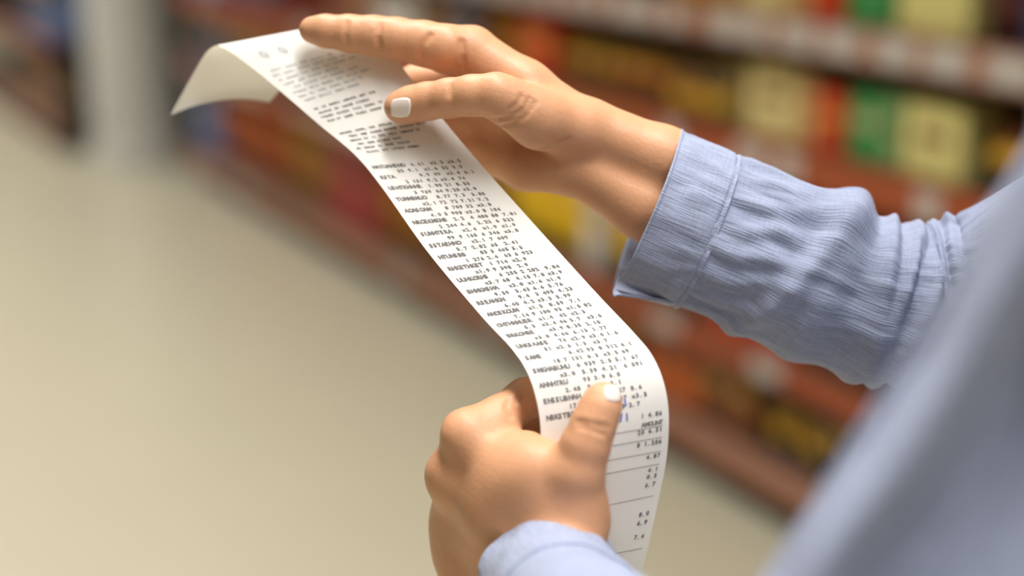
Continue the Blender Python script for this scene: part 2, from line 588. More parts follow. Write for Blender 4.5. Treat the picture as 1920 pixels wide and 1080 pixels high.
class Hand:
    def __init__(self, palm, fingers, kp, kf, kfin=0.004):
        self.palm, self.fingers, self.kp, self.kf, self.kfin = palm, fingers, kp, kf, kfin
        self.cuts = []

    def base(self, P):
        p = None
        for js in self.palm:
            e = chain(P, js, self.kp)
            p = e if p is None else smin(p, e, self.kp)
        D = p
        for js in self.fingers:
            D = smin(D, smin(p, chain(P, js, self.kfin), self.kf), 0.0012)
        return D

    def crease(self, pts, zr, r=0.0016, depth=0.0008):
        c = []
        for px, py in pts:
            p, nrm = ray_hit(self.base, px, py, *zr)
            c.append(p + nrm * (r - depth))
        self.cuts.append((c, r))

    def sdf(self, P):
        D = self.base(P)
        for c, r in self.cuts:
            lo = np.min(c, 0) - r - 0.006
            hi = np.max(c, 0) + r + 0.006
            m = ((P > lo) & (P < hi)).all(1)
            if not m.any():
                continue
            Q = P[m]
            e = None
            for a, b in zip(c[:-1], c[1:]):
                g = cone(Q, a, b, r, r)
                e = g if e is None else np.minimum(e, g)
            D[m] = smax(D[m], -e, 0.0022)
        return D


def nail_mesh(f, quad, zr, name, mat, parent, lift=0.0006):
    """nail plate laid on the finger: quad = 4 pixel corners (base-top, tip-top, tip-bottom, base-bottom)"""
    nu, nv = 14, 14
    q = np.array(quad, float)
    V, Nn = [], []
    for j in range(nv + 1):
        for i in range(nu + 1):
            a, b = 2 * i / nu - 1, 2 * j / nv - 1
            # square -> rounded square
            e = 0.35
            x = a * math.sqrt(1 - e * b * b)
            y = b * math.sqrt(1 - e * a * a)
            u, v = (x + 1) / 2, (y + 1) / 2
            p = (q[0] * (1 - u) + q[1] * u) * (1 - v) + (q[3] * (1 - u) + q[2] * u) * v
            P, nr = ray_hit(f, p[0], p[1], *zr)
            ed = max(abs(a), abs(b))
            V.append(P + nr * (lift if ed < 0.99 else -0.0003))
    Fc = []
    for j in range(nv):
        for i in range(nu):
            a = j * (nu + 1) + i
            Fc.append((a, a + nu + 1, a + nu + 2, a + 1))
    o = mesh_np(name, V, Fc, mat, parent)
    return o


# ---- joints of the arms (camera-space metres: right, down, forward)
S_L, E_L = at(2350, 250, 0.48), at(1270, 1490, 0.54)
S_R, E_R = cw(0.45, -0.10, 0.76), at(1765, 606, 0.885)

# ---- right hand (upper)
R_palm = [
    [J(1500, 432, .872, 66), J(1242, 300, .862, 58), J(1108, 242, .86, 52)],
    [J(1460, 530, .875, 66), J(1207, 385, .865, 58), J(1078, 308, .865, 50)],
    [J(1095, 245, .86, 52), J(985, 165, .862, 46), J(884, 99, .867, 46)],
    [J(1080, 268, .870, 48), J(960, 205, .886, 44), J(876, 163, .886, 41)],
    [J(1075, 285, .876, 46), J(970, 250, .893, 42), J(884, 226, .899, 37)],
    [J(1070, 308, .872, 48), J(985, 303, .884, 43), J(905, 287, .897, 37)],
    [J(1075, 243, .852, 48), J(1010, 224, .840, 49), J(955, 194, .832, 43)],
    [J(1065, 318, .868, 40), J(985, 316, .878, 36)],
]
R_fing = [
    [J(884, 97, .867, 46), J(838, 92, .862, 44), J(795, 82, .864, 41), J(742, 73, .866, 38.5), J(700, 67, .867, 36), J(655, 63, .868, 33.5), J(610, 58, .869, 29), J(586, 56, .870, 25)],
    [J(876, 165, .884, 40), J(780, 158, .904, 35), J(722, 182, .896, 31), J(694, 205, .885, 26)],
    [J(884, 228, .898, 36), J(800, 240, .906, 33), J(748, 255, .896, 29), J(720, 262, .882, 25)],
    [J(905, 287, .896, 35), J(838, 300, .900, 29), J(802, 300, .890, 26), J(782, 296, .880, 22)],
    [J(985, 205, .836, 46), J(930, 178, .829, 40), J(885, 179, .832, 37), J(842, 184, .838, 35.5), J(800, 190, .845, 34), J(770, 196, .8485, 33), J(750, 201, .850, 30)],
]
HR = Hand(R_palm, R_fing, 0.008, 0.006)
zr = (.79, .93)
HR.crease([(866, 78), (867, 100), (866, 122), (864, 138)], zr, .0020, .0013)
HR.crease([(806, 66), (794, 84), (786, 104)], zr, .0018, .0012)
HR.crease([(712, 45), (709, 65), (711, 92)], zr, .0014, .0004)
HR.crease([(651, 42), (648, 62), (650, 84)], zr, .0014, .0004)
HR.crease([(992, 185), (984, 203), (962, 217), (925, 224)], zr, .0013, .0006)
HR.crease([(978, 180), (972, 194), (955, 206)], zr, .0012, .0004)
HR.crease([(1003, 192), (992, 212), (970, 228), (940, 236)], zr, .0012, .0005)
HR.crease([(846, 160), (842, 178)], zr, .0014, .0004)
HR.crease([(1068, 262), (1045, 270), (1020, 280)], zr, .0014, .0004)

# ---- left hand (lower)
WL = at(1025, 1082, .783)                     # centre of the left cuff
axL = (E_L - WL) / np.linalg.norm(E_L - WL)


wa, wb = J(1050, 1022, .785, 60), J(990, 1072, .80, 58)
L_palm = [
    [wa, (WL + axL * .03, .025), (WL + axL * .15, .028)],
    [wb, (WL + axL * .03, .025), (WL + axL * .15, .028)],
    [J(1045, 1000, .783, 56), J(960, 905, .787, 52), J(886, 825, .800, 43)],
    [J(1010, 1020, .790, 54), J(930, 955, .797, 52), J(858, 893, .815, 42)],
    [J(985, 1050, .80, 54), J(925, 1005, .818, 50), J(880, 968, .842, 42)],
    [J(970, 1080, .815, 52), J(935, 1055, .838, 48), J(905, 1040, .862, 40)],
    [J(960, 1100, .82, 60), J(918, 1080, .85, 64)],
    [J(864, 922, .826, 48), J(873, 985, .845, 52), J(885, 1035, .852, 57), J(912, 1100, .852, 58)],
    [J(1070, 960, .776, 56), J(1010, 885, .778, 48), J(988, 855, .788, 38)],
]
L_fing = [
    [J(886, 822, .801, 43), J(935, 785, .806, 41), J(985, 748, .815, 38), J(1055, 758, .838, 33), J(1105, 785, .826, 28)],
    [J(858, 893, .815, 42), J(960, 815, .850, 38), J(1040, 806, .852, 35), J(1090, 830, .832, 28)],
    [J(880, 968, .842, 41), J(970, 915, .876, 36), J(1050, 895, .872, 32), J(1095, 900, .85, 27)],
    [J(905, 1040, .862, 38), J(985, 990, .888, 32), J(1050, 965, .884, 28), J(1085, 960, .868, 24)],
    [J(1084, 975, .776, 55), J(1082, 885, .766, 50), J(1098, 835, .763, 45), J(1113, 795, .762, 41), J(1126, 764, .763, 37.5), J(1131, 750, .764, 34)],
]
HL = Hand(L_palm, L_fing, 0.016, 0.011)
zl = (.70, .90)
HL.crease([(972, 742), (966, 762), (978, 790)], zl, .0018, .0010)
HL.crease([(955, 750), (950, 765), (958, 780)], zl, .0014, .0006)
HL.crease([(1085, 800), (1108, 806), (1135, 815)], zl, .0013, .0002)
HL.crease([(1082, 790), (1108, 794), (1140, 802)], zl, .0013, .0002)
HL.palm += [[J(868, 808, .797, 30), J(874, 812, .798, 30)], [J(843, 884, .810, 32), J(848, 887, .811, 32)]]

M_skin = material('skin', (212, 157, 119), rough=0.46, var=0.10, scale=28, bump=0.25, bump_scale=420, sss=0.12, spec=0.35)
M_nail = material('pearl_nail_polish', (240, 224, 214), rough=0.16, var=0.03, coat=0.8)


def bounds(h, pad=0.012):
    lo, hi = np.full(3, 9.), np.full(3, -9.)
    for js in h.palm + h.fingers:
        for p, r in js:
            lo = np.minimum(lo, p - r)
            hi = np.maximum(hi, p + r)
    return lo - pad, hi + pad


# ---- torso, head and legs
sh = (S_R - S_L)
sh[2] = 0
shv = sh / np.linalg.norm(sh)
fa = np.array([-shv[1], shv[0], 0])                       # the way the person faces
if fa[0] > 0:
    fa = -fa
mid = (S_L + S_R) / 2 - fa * 0.01
mid[2] = 0
zs_ = (S_L[2] + S_R[2]) / 2
up = np.array([0, 0, 1.])


def B(side, front, z):
    return mid + shv * side + fa * front + up * z


torso_j = []
for sgn in (-1, 1):
    torso_j.append([(B(sgn * .10, 0, zs_ - .06), .085), (B(sgn * .085, .01, zs_ - .20), .105), (B(sgn * .065, .01, zs_ - .36), .09), (B(sgn * .08, 0, .93), .105), (B(sgn * .085, -.01, .84), .105)])
torso_j.append([(S_L, .055), (B(0, 0, zs_ + .01), .06), (S_R, .055)])
torso_j.append([(B(0, 0, zs_), .06), (B(0, 0, zs_ + .08), .052), (B(0, .02, zs_ + .14), .05)])
UP_L = [at(1630, 1350, .545), at(1830, 1110, .535), at(2035, 811, .52), at(2225, 491, .505)]
arms_j = [[(S_L, .04)] + [(p, .016) for p in UP_L[::-1]] + [(E_L, .028), (E_L + (at(1018, 1045, .787) - E_L) * .5, .030)], [(S_R, .045), (E_R, .030), (E_R + (at(1400, 470, .868) - E_R) * .6, .030)]]
legs_j = [[(B(s * .09, 0, .84), .10), (B(s * .085, .01, .47), .062), (B(s * .08, -.01, .08), .042)] for s in (-1, 1)]
hd = B(0, .035, zs_ + .235)
head_j = [[(hd + up * .02 - fa * .015, .088), (hd + fa * .01 + up * .0, .08), (hd + fa * .03 - up * .055, .055)]]
nose = [[(hd + fa * .088 + up * .0, .010), (hd + fa * .103 - up * .028, .014)]]
ears = [[(hd + shv * s * .082 - fa * .01, .012), (hd + shv * s * .084 - fa * .012 - up * .03, .010)] for s in (-1, 1)]
feet_j = [[(B(s * .08, -.03, .05), .04), (B(s * .085, .14, .04), .034)] for s in (-1, 1)]


def multi(P, groups, k):
    d = None
    for g in groups:
        e = chain(P, g, k)
        d = e if d is None else smin(d, e, k)
    return d


def f_body(P):
    d = multi(P, torso_j + legs_j, .03)
    d = smin(d, multi(P, arms_j, .02), .03)
    h_ = smin(multi(P, head_j, .03), multi(P, nose + ears, .008), .012)
    h_ = smax(h_, -np.minimum(np.linalg.norm(P - (hd + fa * .098 + shv * .032 + up * .012), axis=1), np.linalg.norm(P - (hd + fa * .098 - shv * .032 + up * .012), axis=1)) + .014, .012)
    h_ = smax(h_, -cone(P, hd + fa * .098 - up * .062 - shv * .02, hd + fa * .098 - up * .062 + shv * .02, .005, .005), .006)
    return smin(d, h_, .03)


person = empty('person', (mid[0], mid[1], 0))
tag(person, 'person in a pale blue shirt holding up a long till receipt with both hands', 'person')


def under(o, par):
    o.parent = par
    o.matrix_parent_inverse = Matrix.Translation(-Vector(par.location)) if par.parent is None else Matrix.Identity(4)
    return o


parts_v, parts_f, off = [], [], 0
Vb, Fb = surface_nets(f_body, np.array([min(mid[0], E_L[0]) - .3, mid[1] - .32, -.0]) - .02, [mid[0] + .36, mid[1] + .42, zs_ + .40], 0.008)
for V, Fc in [(Vb, Fb), surface_nets(HR.sdf, *bounds(HR), 0.0010), surface_nets(HL.sdf, *bounds(HL), 0.0010)]:
    parts_v.append(V)
    parts_f.append(Fc + off)
    off += len(V)
body = mesh_np('body', np.concatenate(parts_v), np.concatenate(parts_f), M_skin)
under(body, person)
o = nail_mesh(HR.sdf, [(773, 181), (731, 184), (731, 221), (770, 222)], zr, 'thumbnail', M_nail, None)
under(o, person)
tag(o, 'pearly white thumbnail of the upper hand')
o = nail_mesh(HL.sdf, [(1134, 752), (1131, 719), (1161, 722), (1166, 756)], zl, 'thumbnail', M_nail, None)
under(o, person)
tag(o, 'pearly white thumbnail of the lower hand')


# ------------------------------------------------------------------ shirt
def fabric(name, rgb):
    m = material(name, rgb, rough=0.85, var=0.0, spec=0.15)
    nt = m.node_tree
    b = nt.nodes['Principled BSDF']
    uv = nt.nodes.new('ShaderNodeUVMap')
    mp = nt.nodes.new('ShaderNodeMapping')
    mp.inputs['Scale'].default_value = (6, 85, 1)
    n1 = nt.nodes.new('ShaderNodeTexNoise')
    n1.inputs['Scale'].default_value = 1.0
    n1.inputs['Detail'].default_value = 3
    nt.links.new(uv.outputs[0], mp.inputs[0])
    nt.links.new(mp.outputs[0], n1.inputs['Vector'])
    mp2 = nt.nodes.new('ShaderNodeMapping')
    mp2.inputs['Scale'].default_value = (70, 9, 1)
    n2 = nt.nodes.new('ShaderNodeTexNoise')
    n2.inputs['Scale'].default_value = 1.0
    nt.links.new(uv.outputs[0], mp2.inputs[0])
    nt.links.new(mp2.outputs[0], n2.inputs['Vector'])
    ad = nt.nodes.new('ShaderNodeMath')
    ad.operation = 'ADD'
    nt.links.new(n1.outputs['Fac'], ad.inputs[0])
    ml = nt.nodes.new('ShaderNodeMath')
    ml.operation = 'MULTIPLY'
    ml.inputs[1].default_value = 0.4
    nt.links.new(n2.outputs['Fac'], ml.inputs[0])
    nt.links.new(ml.outputs[0], ad.inputs[1])
    c = lin(rgb)
    rp = nt.nodes.new('ShaderNodeMapRange')
    rp.inputs['From Min'].default_value = 0.4
    rp.inputs['From Max'].default_value = 1.0
    nt.links.new(ad.outputs[0], rp.inputs['Value'])
    mx = nt.nodes.new('ShaderNodeMix')
    mx.data_type = 'RGBA'
    mx.inputs['A'].default_value = tuple(v * 0.76 for v in c[:3]) + (1,)
    mx.inputs['B'].default_value = tuple(min(1, v * 1.2) for v in c[:3]) + (1,)
    nt.links.new(rp.outputs[0], mx.inputs['Factor'])
    nt.links.new(mx.outputs['Result'], b.inputs['Base Color'])
    bp = nt.nodes.new('ShaderNodeBump')
    bp.inputs['Strength'].default_value = 0.6
    bp.inputs['Distance'].default_value = 0.0012
    nt.links.new(ad.outputs[0], bp.inputs['Height'])
    nt.links.new(bp.outputs['Normal'], b.inputs['Normal'])
    b.inputs['Sheen Weight'].default_value = 0.15
    return m


M_shirt = fabric('pale_blue_chambray', (157, 165, 190))
M_shirt_d = fabric('blue_chambray_inside', (150, 162, 200))


def crom(pts, t):
    """Catmull-Rom through rows of pts at t in 0..1"""
    pts = np.asarray(pts, float)
    n = len(pts) - 1
    x = np.clip(np.asarray(t) * n, 0, n - 1e-9)
    i = x.astype(int)
    f = (x - i)[:, None]
    g = lambda k: pts[np.clip(i + k, 0, n)]
    p0, p1, p2, p3 = g(-1), g(0), g(1), g(2)
    return 0.5 * (2 * p1 + (p2 - p0) * f + (2 * p0 - 5 * p1 + 4 * p2 - p3) * f ** 2 + (3 * p1 - p0 - 3 * p2 + p3) * f ** 3)


def loft(name, rows, disp, mat, ref, nt_=120, na=144, th0=0.0, th1=2 * math.pi, t0=0.0, t1=1.0, thick=0.0012, closed=True, parent=None, front=None):
    """cloth tube: rows = (centre, half width, half depth); disp(t, theta) = metres outwards; arrays allowed"""
    ctl = np.array([np.concatenate([c, [a, b]]) for c, a, b in rows])
    t = np.linspace(t0, t1, nt_)
    C = crom(ctl, t)
    e = 1e-3
    T = crom(ctl, np.clip(t + e, 0, 1))[:, :3] - crom(ctl, np.clip(t - e, 0, 1))[:, :3]
    T /= np.linalg.norm(T, axis=1)[:, None]
    ref = np.asarray(ref, float)
    E1 = np.cross(T, ref)
    E1 /= np.linalg.norm(E1, axis=1)[:, None]
    E2 = np.cross(E1, T)
    cnt = na if closed else na + 1
    th = th0 + (th1 - th0) * np.arange(cnt) / na
    tt, hh = np.meshgrid(t, th, indexing='ij')
    dd = disp(tt, hh)
    R1 = C[:, 3:4] + dd
    R2 = C[:, 4:5] + dd
    S2 = R2 * np.sin(hh)
    if front:
        S2 = front(tt, hh, S2)
    V = C[:, None, :3] + E1[:, None, :] * (R1 * np.cos(hh))[..., None] + E2[:, None, :] * S2[..., None]
    V = V.reshape(-1, 3)
    Fc, uvs = [], []
    arc = np.concatenate([[0], np.cumsum(np.linalg.norm(np.diff(C[:, :3], axis=0), axis=1))])
    rr = float(C[:, 3].mean())
    for i in range(nt_ - 1):
        for j in range(na):
            j2 = (j + 1) % cnt
            Fc.append((i * cnt + j, i * cnt + j2, (i + 1) * cnt + j2, (i + 1) * cnt + j))
            a, b = (th0 + (th1 - th0) * j / na) * rr, (th0 + (th1 - th0) * (j + 1) / na) * rr
            uvs += [(arc[i] * 10, a * 10), (arc[i] * 10, b * 10), (arc[i + 1] * 10, b * 10), (arc[i + 1] * 10, a * 10)]
    o = mesh_np(name, V, Fc, mat)
    uvl = o.data.uv_layers.new(name='UVMap')
    uvl.data.foreach_set('uv', np.array(uvs).ravel())
    if thick:
        md = o.modifiers.new('thickness', 'SOLIDIFY')
        md.thickness = thick
        md.offset = 0
    if parent:
        under(o, parent)
    return o


def vn(x, y, seed):
    """smooth value noise on arrays"""
    r = np.random.default_rng(seed).random((64, 64)) * 2 - 1
    xi, yi = np.floor(x).astype(int), np.floor(y).astype(int)
    fx, fy = x - xi, y - yi
    fx, fy = fx * fx * (3 - 2 * fx), fy * fy * (3 - 2 * fy)
    g = lambda a, b: r[(xi + a) % 64, (yi + b) % 64]
    return (g(0, 0) * (1 - fx) + g(1, 0) * fx) * (1 - fy) + (g(0, 1) * (1 - fx) + g(1, 1) * fx) * fy


def ridge(x, w):
    return np.exp(-(x / w) ** 2)


VIEW = np.array([0, cp, -sp])


def row(px, py, half, z, depth_ratio=0.72):
    r = half * z / F
    return (at(px, py, z), r, r * depth_ratio)


# right sleeve, from the cuff to the shoulder
R_rows = [row(1215, 387, 146, .862), row(1272, 411, 147, .863), row(1328, 435, 148, .864), row(1400, 463, 153, .866), row(1462, 488, 157, .868), row(1525, 512, 163, .87), row(1597, 544, 154, .873, .8),
          row(1672, 566, 150, .877, .88), row(1755, 575, 152, .878, .9), row(1860, 552, 152, .868, .95), row(1990, 480, 158, .850, 1), row(2150, 395, 162, .825, 1), row(2350, 290, 180, .79, 1), (S_R + shv * .02, .060, .06)]
nR = len(R_rows) - 1


def d_right(t, h):
    x = t * nR                     # 0 cuff edge, 2 cuff seam, 5 big fold, 7-9 elbow
    d = 0.0014 * np.sin(h * 17 + 2.2 * vn(x * 1.2, h * 1.5, 3)) * ridge(x - 2.6, 1.1) * (x > 1.9)
    d += 0.0024 * vn(x * 0.8, h * 2.0, 5) + 0.0005 * vn(x * 0.7, h * 5.0, 6) + 0.0007 * vn(x * 1.3, h * 12, 8)
    d += 0.0016 * ridge(x - 5.2 - 0.35 * np.sin(h), 0.45) - 0.0025 * ridge(x - 4.45, .5) * np.clip(np.cos(h), 0, 1) - 0.0036 * ridge(x - 5.95 - 0.3 * np.sin(h), 0.35)
    d += 0.0045 * ridge(x - 4.4 - 0.9 * np.cos(h), 0.35)
    for k, (c, a) in enumerate([(6.5, .0030), (6.95, .0034), (7.4, .0031), (7.85, .0028), (8.4, .0025)]):
        ph = 0.35 * np.sin(h + 0.6 * k) + 0.12 * np.sin(2 * h + 1.7 * k)
        d += a * ridge(x - c - ph, 0.17) - 0.6 * a * ridge(x - c - .26 - ph, 0.14)
    d += 0.004 * vn(x * 0.7, h * 1.2, 11) * np.clip((x - 2) / 2.5, 0, 1)
    d += 0.0008 * np.sin(h * 15 + 3 * vn(x * .8, h * 1.2, 14)) * ridge(x - 3.6, 1.4) * np.clip(x - 1.9, 0, 1)
    return d


# theta 0 = along E1; keep the outer face towards the camera
shirt = empty('shirt', person.location)
under(shirt, person)
shirt.matrix_parent_inverse = Matrix.Translation(-Vector(person.location))


def hang(o):
    o.parent = shirt
    o.matrix_parent_inverse = Matrix.Translation(-Vector(shirt.location))
    return o


hang(loft('sleeve', R_rows, d_right, M_shirt, VIEW, nt_=330, na=220, t0=1.75 / nR, t1=1.0))


def d_cuff(t, h):
    x = t * nR
    w = np.clip((h - (TH0 + 2 * math.pi - 0.8)) / 0.8, 0, 1.3)
    d = 0.0016 + 0.0085 * w * w * np.clip(1 - x / 1.8, 0, 1)           # the unbuttoned end hangs open
    d += 0.0010 * vn(x * 2, h * 3, 21) * (w < .01) + 0.0004 * np.sin(h * 22 + 3 * vn(x, h * 2, 4)) * ridge(x - 1.2, .8)
    d -= 0.0014 * ridge(x - 1.86, 0.05)              # stitched seam at the sleeve side
    d += 0.0008 * ridge(x - 0.03, 0.06)
    return d


TH0 = 3.32
hang(loft('cuff', R_rows, d_cuff, M_shirt, VIEW, nt_=60, na=220, th0=TH0, th1=TH0 + 2 * math.pi + 0.12, t0=0.0, t1=1.98 / nR, thick=0.0018, closed=False))

# left sleeve: forearm up to the elbow and on to the shoulder
L_rows = [(WL + axL * 0.004, .0380, .036), (WL + axL * .04, .0375, .036), (WL + axL * .09, .041, .040), (WL + axL * .15, .050, .048), (WL + axL * .21, .054, .052), (E_L + axL * .005, .054, .054), (E_L + axL * .045, .030, .030), (E_L + axL * .055, .008, .008)]


def d_left(t, h):
    x = t * 7
    return 0.0018 * vn(x * 1.2, h * 1.6, 31) + 0.0012 * vn(x * 2.4, h * 3, 32)


hang(loft('cuff', L_rows, d_left, M_shirt, (0.2, 0.3, 1), nt_=60, na=140, t0=0.0, t1=0.20, thick=0.0018))
hang(loft('sleeve', L_rows, lambda t, h: d_left(t, h) - .001, M_shirt, (0.2, 0.3, 1), nt_=100, na=140, t0=0.19, t1=1.0))
dUL = (S_L - E_L)
U_rows = [(E_L - dUL * .16, .012, .012), (E_L - dUL * .08, .050, .042), (E_L, .058, .045), row(1610, 1350, 310, .527, .62), row(1800, 1110, 325, .515, .6), row(2005, 811, 330, .50, .6), row(2195, 491, 335, .485, .66), (S_L, .060, .056), (S_L + dUL * .12, .04, .04)]


def d_upper(t, h):
    x = t * 8
    hh = (h + math.pi) % (2 * math.pi) - math.pi           # 0 = the outline seen from the aisle, negative = facing it
    a = hh + 0.10 * np.sin(x * 1.3)
    return 0.003 * vn(x * .9, h * 1.3, 41) + 0.0012 * vn(x * 2, h * 2.5, 42)


PROF_C = np.linspace(-1, 1, 81)
PROF_D = np.interp(PROF_C, [-1, -.92, -.72, -.35, .05, .30, .44, .62, .78, .90, .97, 1.0], [0, .028, .044, .050, .034, .012, .004, .012, .024, .026, .015, 0])
PROF_D = np.convolve(np.pad(PROF_D, 3, mode='edge'), np.ones(7) / 7, 'valid') * np.clip((1 - np.abs(PROF_C)) * 30, 0, 1)


def f_upper(t, h, S2):
    """two long folds of the loose sleeve on its front"""
    x = t * 8
    w = np.clip((x - 1.6) / 1.4, 0, 1) * np.clip((7.2 - x) / 1.0, 0, 1)
    w = w * w * (3 - 2 * w)
    D = np.interp(np.cos(h) + 0.05 * np.sin(x * 1.7), PROF_C, PROF_D)
    return np.where(np.sin(h) < 0, S2 * (1 - w) - D * w, S2)


hang(loft('upper_sleeve', U_rows, d_upper, M_shirt, VIEW, nt_=140, na=260, front=f_upper))


def f_shirt(P):
    d = multi(P, torso_j[:3], .03) - .014
    d = np.maximum(d, -(P[:, 2] - .80))
    d = np.maximum(d, -(np.linalg.norm(P - B(0, .015, zs_ + .10), axis=1) - .075))
    return d


Vs, Fs = surface_nets(f_shirt, [mid[0] - .32, mid[1] - .32, .76], [mid[0] + .32, mid[1] + .32, zs_ + .12], 0.005)
o = mesh_np('shirt_body', Vs, Fs, M_shirt)
o.data.uv_layers.new(name='UVMap').data.foreach_set('uv', np.array([(Vs[v][0] * 10 + Vs[v][1] * 10, Vs[v][2] * 10) for f_ in Fs for v in f_]).ravel())
hang(o)
M_trs = material('dark_trousers', (52, 56, 70), rough=0.85)
M_hair = material('brown_hair', (70, 46, 32), rough=0.5, bump=0.8, bump_scale=60)
M_shoe = material('white_shoe', (220, 218, 212), rough=0.5)


def f_trs(P):
    d = multi(P, [[(a, r + .012) for a, r in g] for g in legs_j] + [[(B(-.08, 0, .93), .112), (B(.08, 0, .93), .112)]], .03)
    return np.maximum(np.maximum(d, .06 - P[:, 2]), P[:, 2] - .97)


V, Fc = surface_nets(f_trs, [mid[0] - .3, mid[1] - .3, .0], [mid[0] + .3, mid[1] + .3, 1.02], 0.009)
under(mesh_np('trousers', V, Fc, M_trs), person)


def f_hair(P):
    d = multi(P, [[(hd + up * .03 - fa * .02, .104), (hd + up * .0 - fa * .03, .098), (hd - up * .12 - fa * .06, .06), (hd - up * .2 - fa * .075, .035)]], .02)
    d = d + .003 * np.sin(P @ shv * 260) * .6
    return np.maximum(d, (P - (hd + fa * .035)) @ fa - np.clip((P[:, 2] - hd[2] - .045), -.05, .06) * .9)


V, Fc = surface_nets(f_hair, hd - .26, hd + .18, 0.006)
under(mesh_np('hair', V, Fc, M_hair), person)
for g in feet_j:
    def f_sh(P, g=g):
        return np.maximum(chain(P, [(a, r + .008) for a, r in g], .02), .001 - P[:, 2])
    c = (g[0][0] + g[1][0]) / 2
    V, Fc = surface_nets(f_sh, c - np.array([.2, .2, .06]), c + np.array([.2, .2, .09]), 0.006)
    under(mesh_np('shoe', V, Fc, M_shoe), person)

# ------------------------------------------------------------------ the receipt
# rows across the strip: left pixel, depth, right pixel, depth, bow of the middle in metres towards the viewer
REC = [
    ((320, 216), .915, (505, 192), .930, (0, -16)),
    ((338, 182), .912, (528, 165), .930, (0, -8)),
    ((360, 142), .906, (560, 120), .922, (0, -3)),
    ((380, 108), .899, (592, 78), .911, (0, 0)),
    ((396, 90), .891, (615, 50), .900, (0, 0)),
    ((416, 88), .884, (640, 44), .890, (0, 0)),
    ((470, 125), .878, (690, 70), .883, (0, 0)),
    ((527, 172), .872, (737, 105), .876, (0, 0)),
    ((600, 235), .864, (800, 186), .866, (0, 0)),
    ((665, 290), .855, (866, 267), .857, (0, 0)),
    ((715, 350), .846, (927, 337), .848, (0, 0)),
    ((800, 470), .827, (1022, 443), .830, (0, 0)),
    ((900, 590), .807, (1122, 553), .812, (0, 0)),
    ((960, 655), .795, (1187, 622), .800, (0, 0)),
    ((990, 702), .788, (1224, 668), .792, (0, 0)),
    ((1008, 760), .782, (1246, 722), .786, (0, 0)),
    ((1014, 822), .780, (1254, 782), .785, (0, 0)),
    ((1008, 900), .782, (1250, 855), .788, (0, 0)),
    ((994, 980), .786, (1236, 930), .792, (0, 0)),
    ((975, 1080), .791, (1213, 1035), .797, (0, 0)),
    ((958, 1170), .796, (1190, 1130), .802, (0, 0)),
    ((948, 1250), .80, (1175, 1215), .806, (0, 0)),
]
Lc = np.array([at(*a, z) for a, z, _, _, _ in REC])
Rc = np.array([at(*b, z) for _, _, b, z, _ in REC])
Mc = np.array([at((a[0] + b[0]) / 2 + o_[0], (a[1] + b[1]) / 2 + o_[1], (z + z2) / 2) for a, z, b, z2, o_ in REC])
NT, NU = 420, 28
tt = np.linspace(0, 1, NT)
Ls, Ms, Rs = crom(Lc, tt), crom(Mc, tt), crom(Rc, tt)
arc = np.concatenate([[0], np.cumsum(np.linalg.norm(np.diff(Ms, axis=0), axis=1))])
uu = np.linspace(0, 1, NU + 1)


def across(L, M, R, u):
    u = u[..., None]
    return L * (1 - u) * (1 - 2 * u) + M * 4 * u * (1 - u) + R * u * (2 * u - 1)


GV = across(Ls[:, None], Ms[:, None], Rs[:, None], np.tile(uu, (NT, 1)))
Fr = [(i * (NU + 1) + j, i * (NU + 1) + j + 1, (i + 1) * (NU + 1) + j + 1, (i + 1) * (NU + 1) + j) for i in range(NT - 1) for j in range(NU)]
M_paper = material('receipt_paper', (244, 243, 239), rough=0.55, var=0.01, scale=60, spec=0.3)
nt = M_paper.node_tree
tr = nt.nodes.new('ShaderNodeBsdfTranslucent')
tr.inputs[0].default_value = (0.80, 0.72, 0.54, 1)
mxs = nt.nodes.new('ShaderNodeMixShader')
mxs.inputs[0].default_value = 0.25
nt.links.new(nt.nodes['Principled BSDF'].outputs[0], mxs.inputs[1])
nt.links.new(tr.outputs[0], mxs.inputs[2])
nt.links.new(mxs.outputs[0], nt.nodes['Material Output'].inputs[0])
origin = Ms[NT // 2]
rec = mesh_np('receipt', GV.reshape(-1, 3) - origin, Fr, M_paper)
rec.location = origin
tag(rec, 'long white till receipt with grey print held between two hands', 'receipt')


def surf(v, u, lift=0.00025):
    """v metres along the strip from its upper end, u 0..1 across -> points"""
    v = np.asarray(v, float)
    x = np.interp(v, arc, np.arange(NT))
    i = np.clip(x.astype(int), 0, NT - 2)
    f = (x - i)[:, None]
    L = Ls[i] * (1 - f) + Ls[i + 1] * f
    M = Ms[i] * (1 - f) + Ms[i + 1] * f
    R = Rs[i] * (1 - f) + Rs[i + 1] * f
    p = across(L, M, R, np.asarray(u, float))
    dv = Ms[i + 1] - Ms[i]
    n = np.cross(R - L, dv)
    n /= np.linalg.norm(n, axis=1)[:, None]
    n *= np.where((n @ (np.array([0, 0, CAM_H]) - Ms[NT // 2])) > 0, 1, 1)[:, None]
    return p + n * lift * SGN


i0 = NT // 2
n0 = np.cross(Rs[i0] - Ls[i0], Ms[i0 + 1] - Ms[i0])
SGN = 1.0 if n0 @ (np.array([0, 0, CAM_H]) - Ms[i0]) > 0 else -1.0

GL = {}


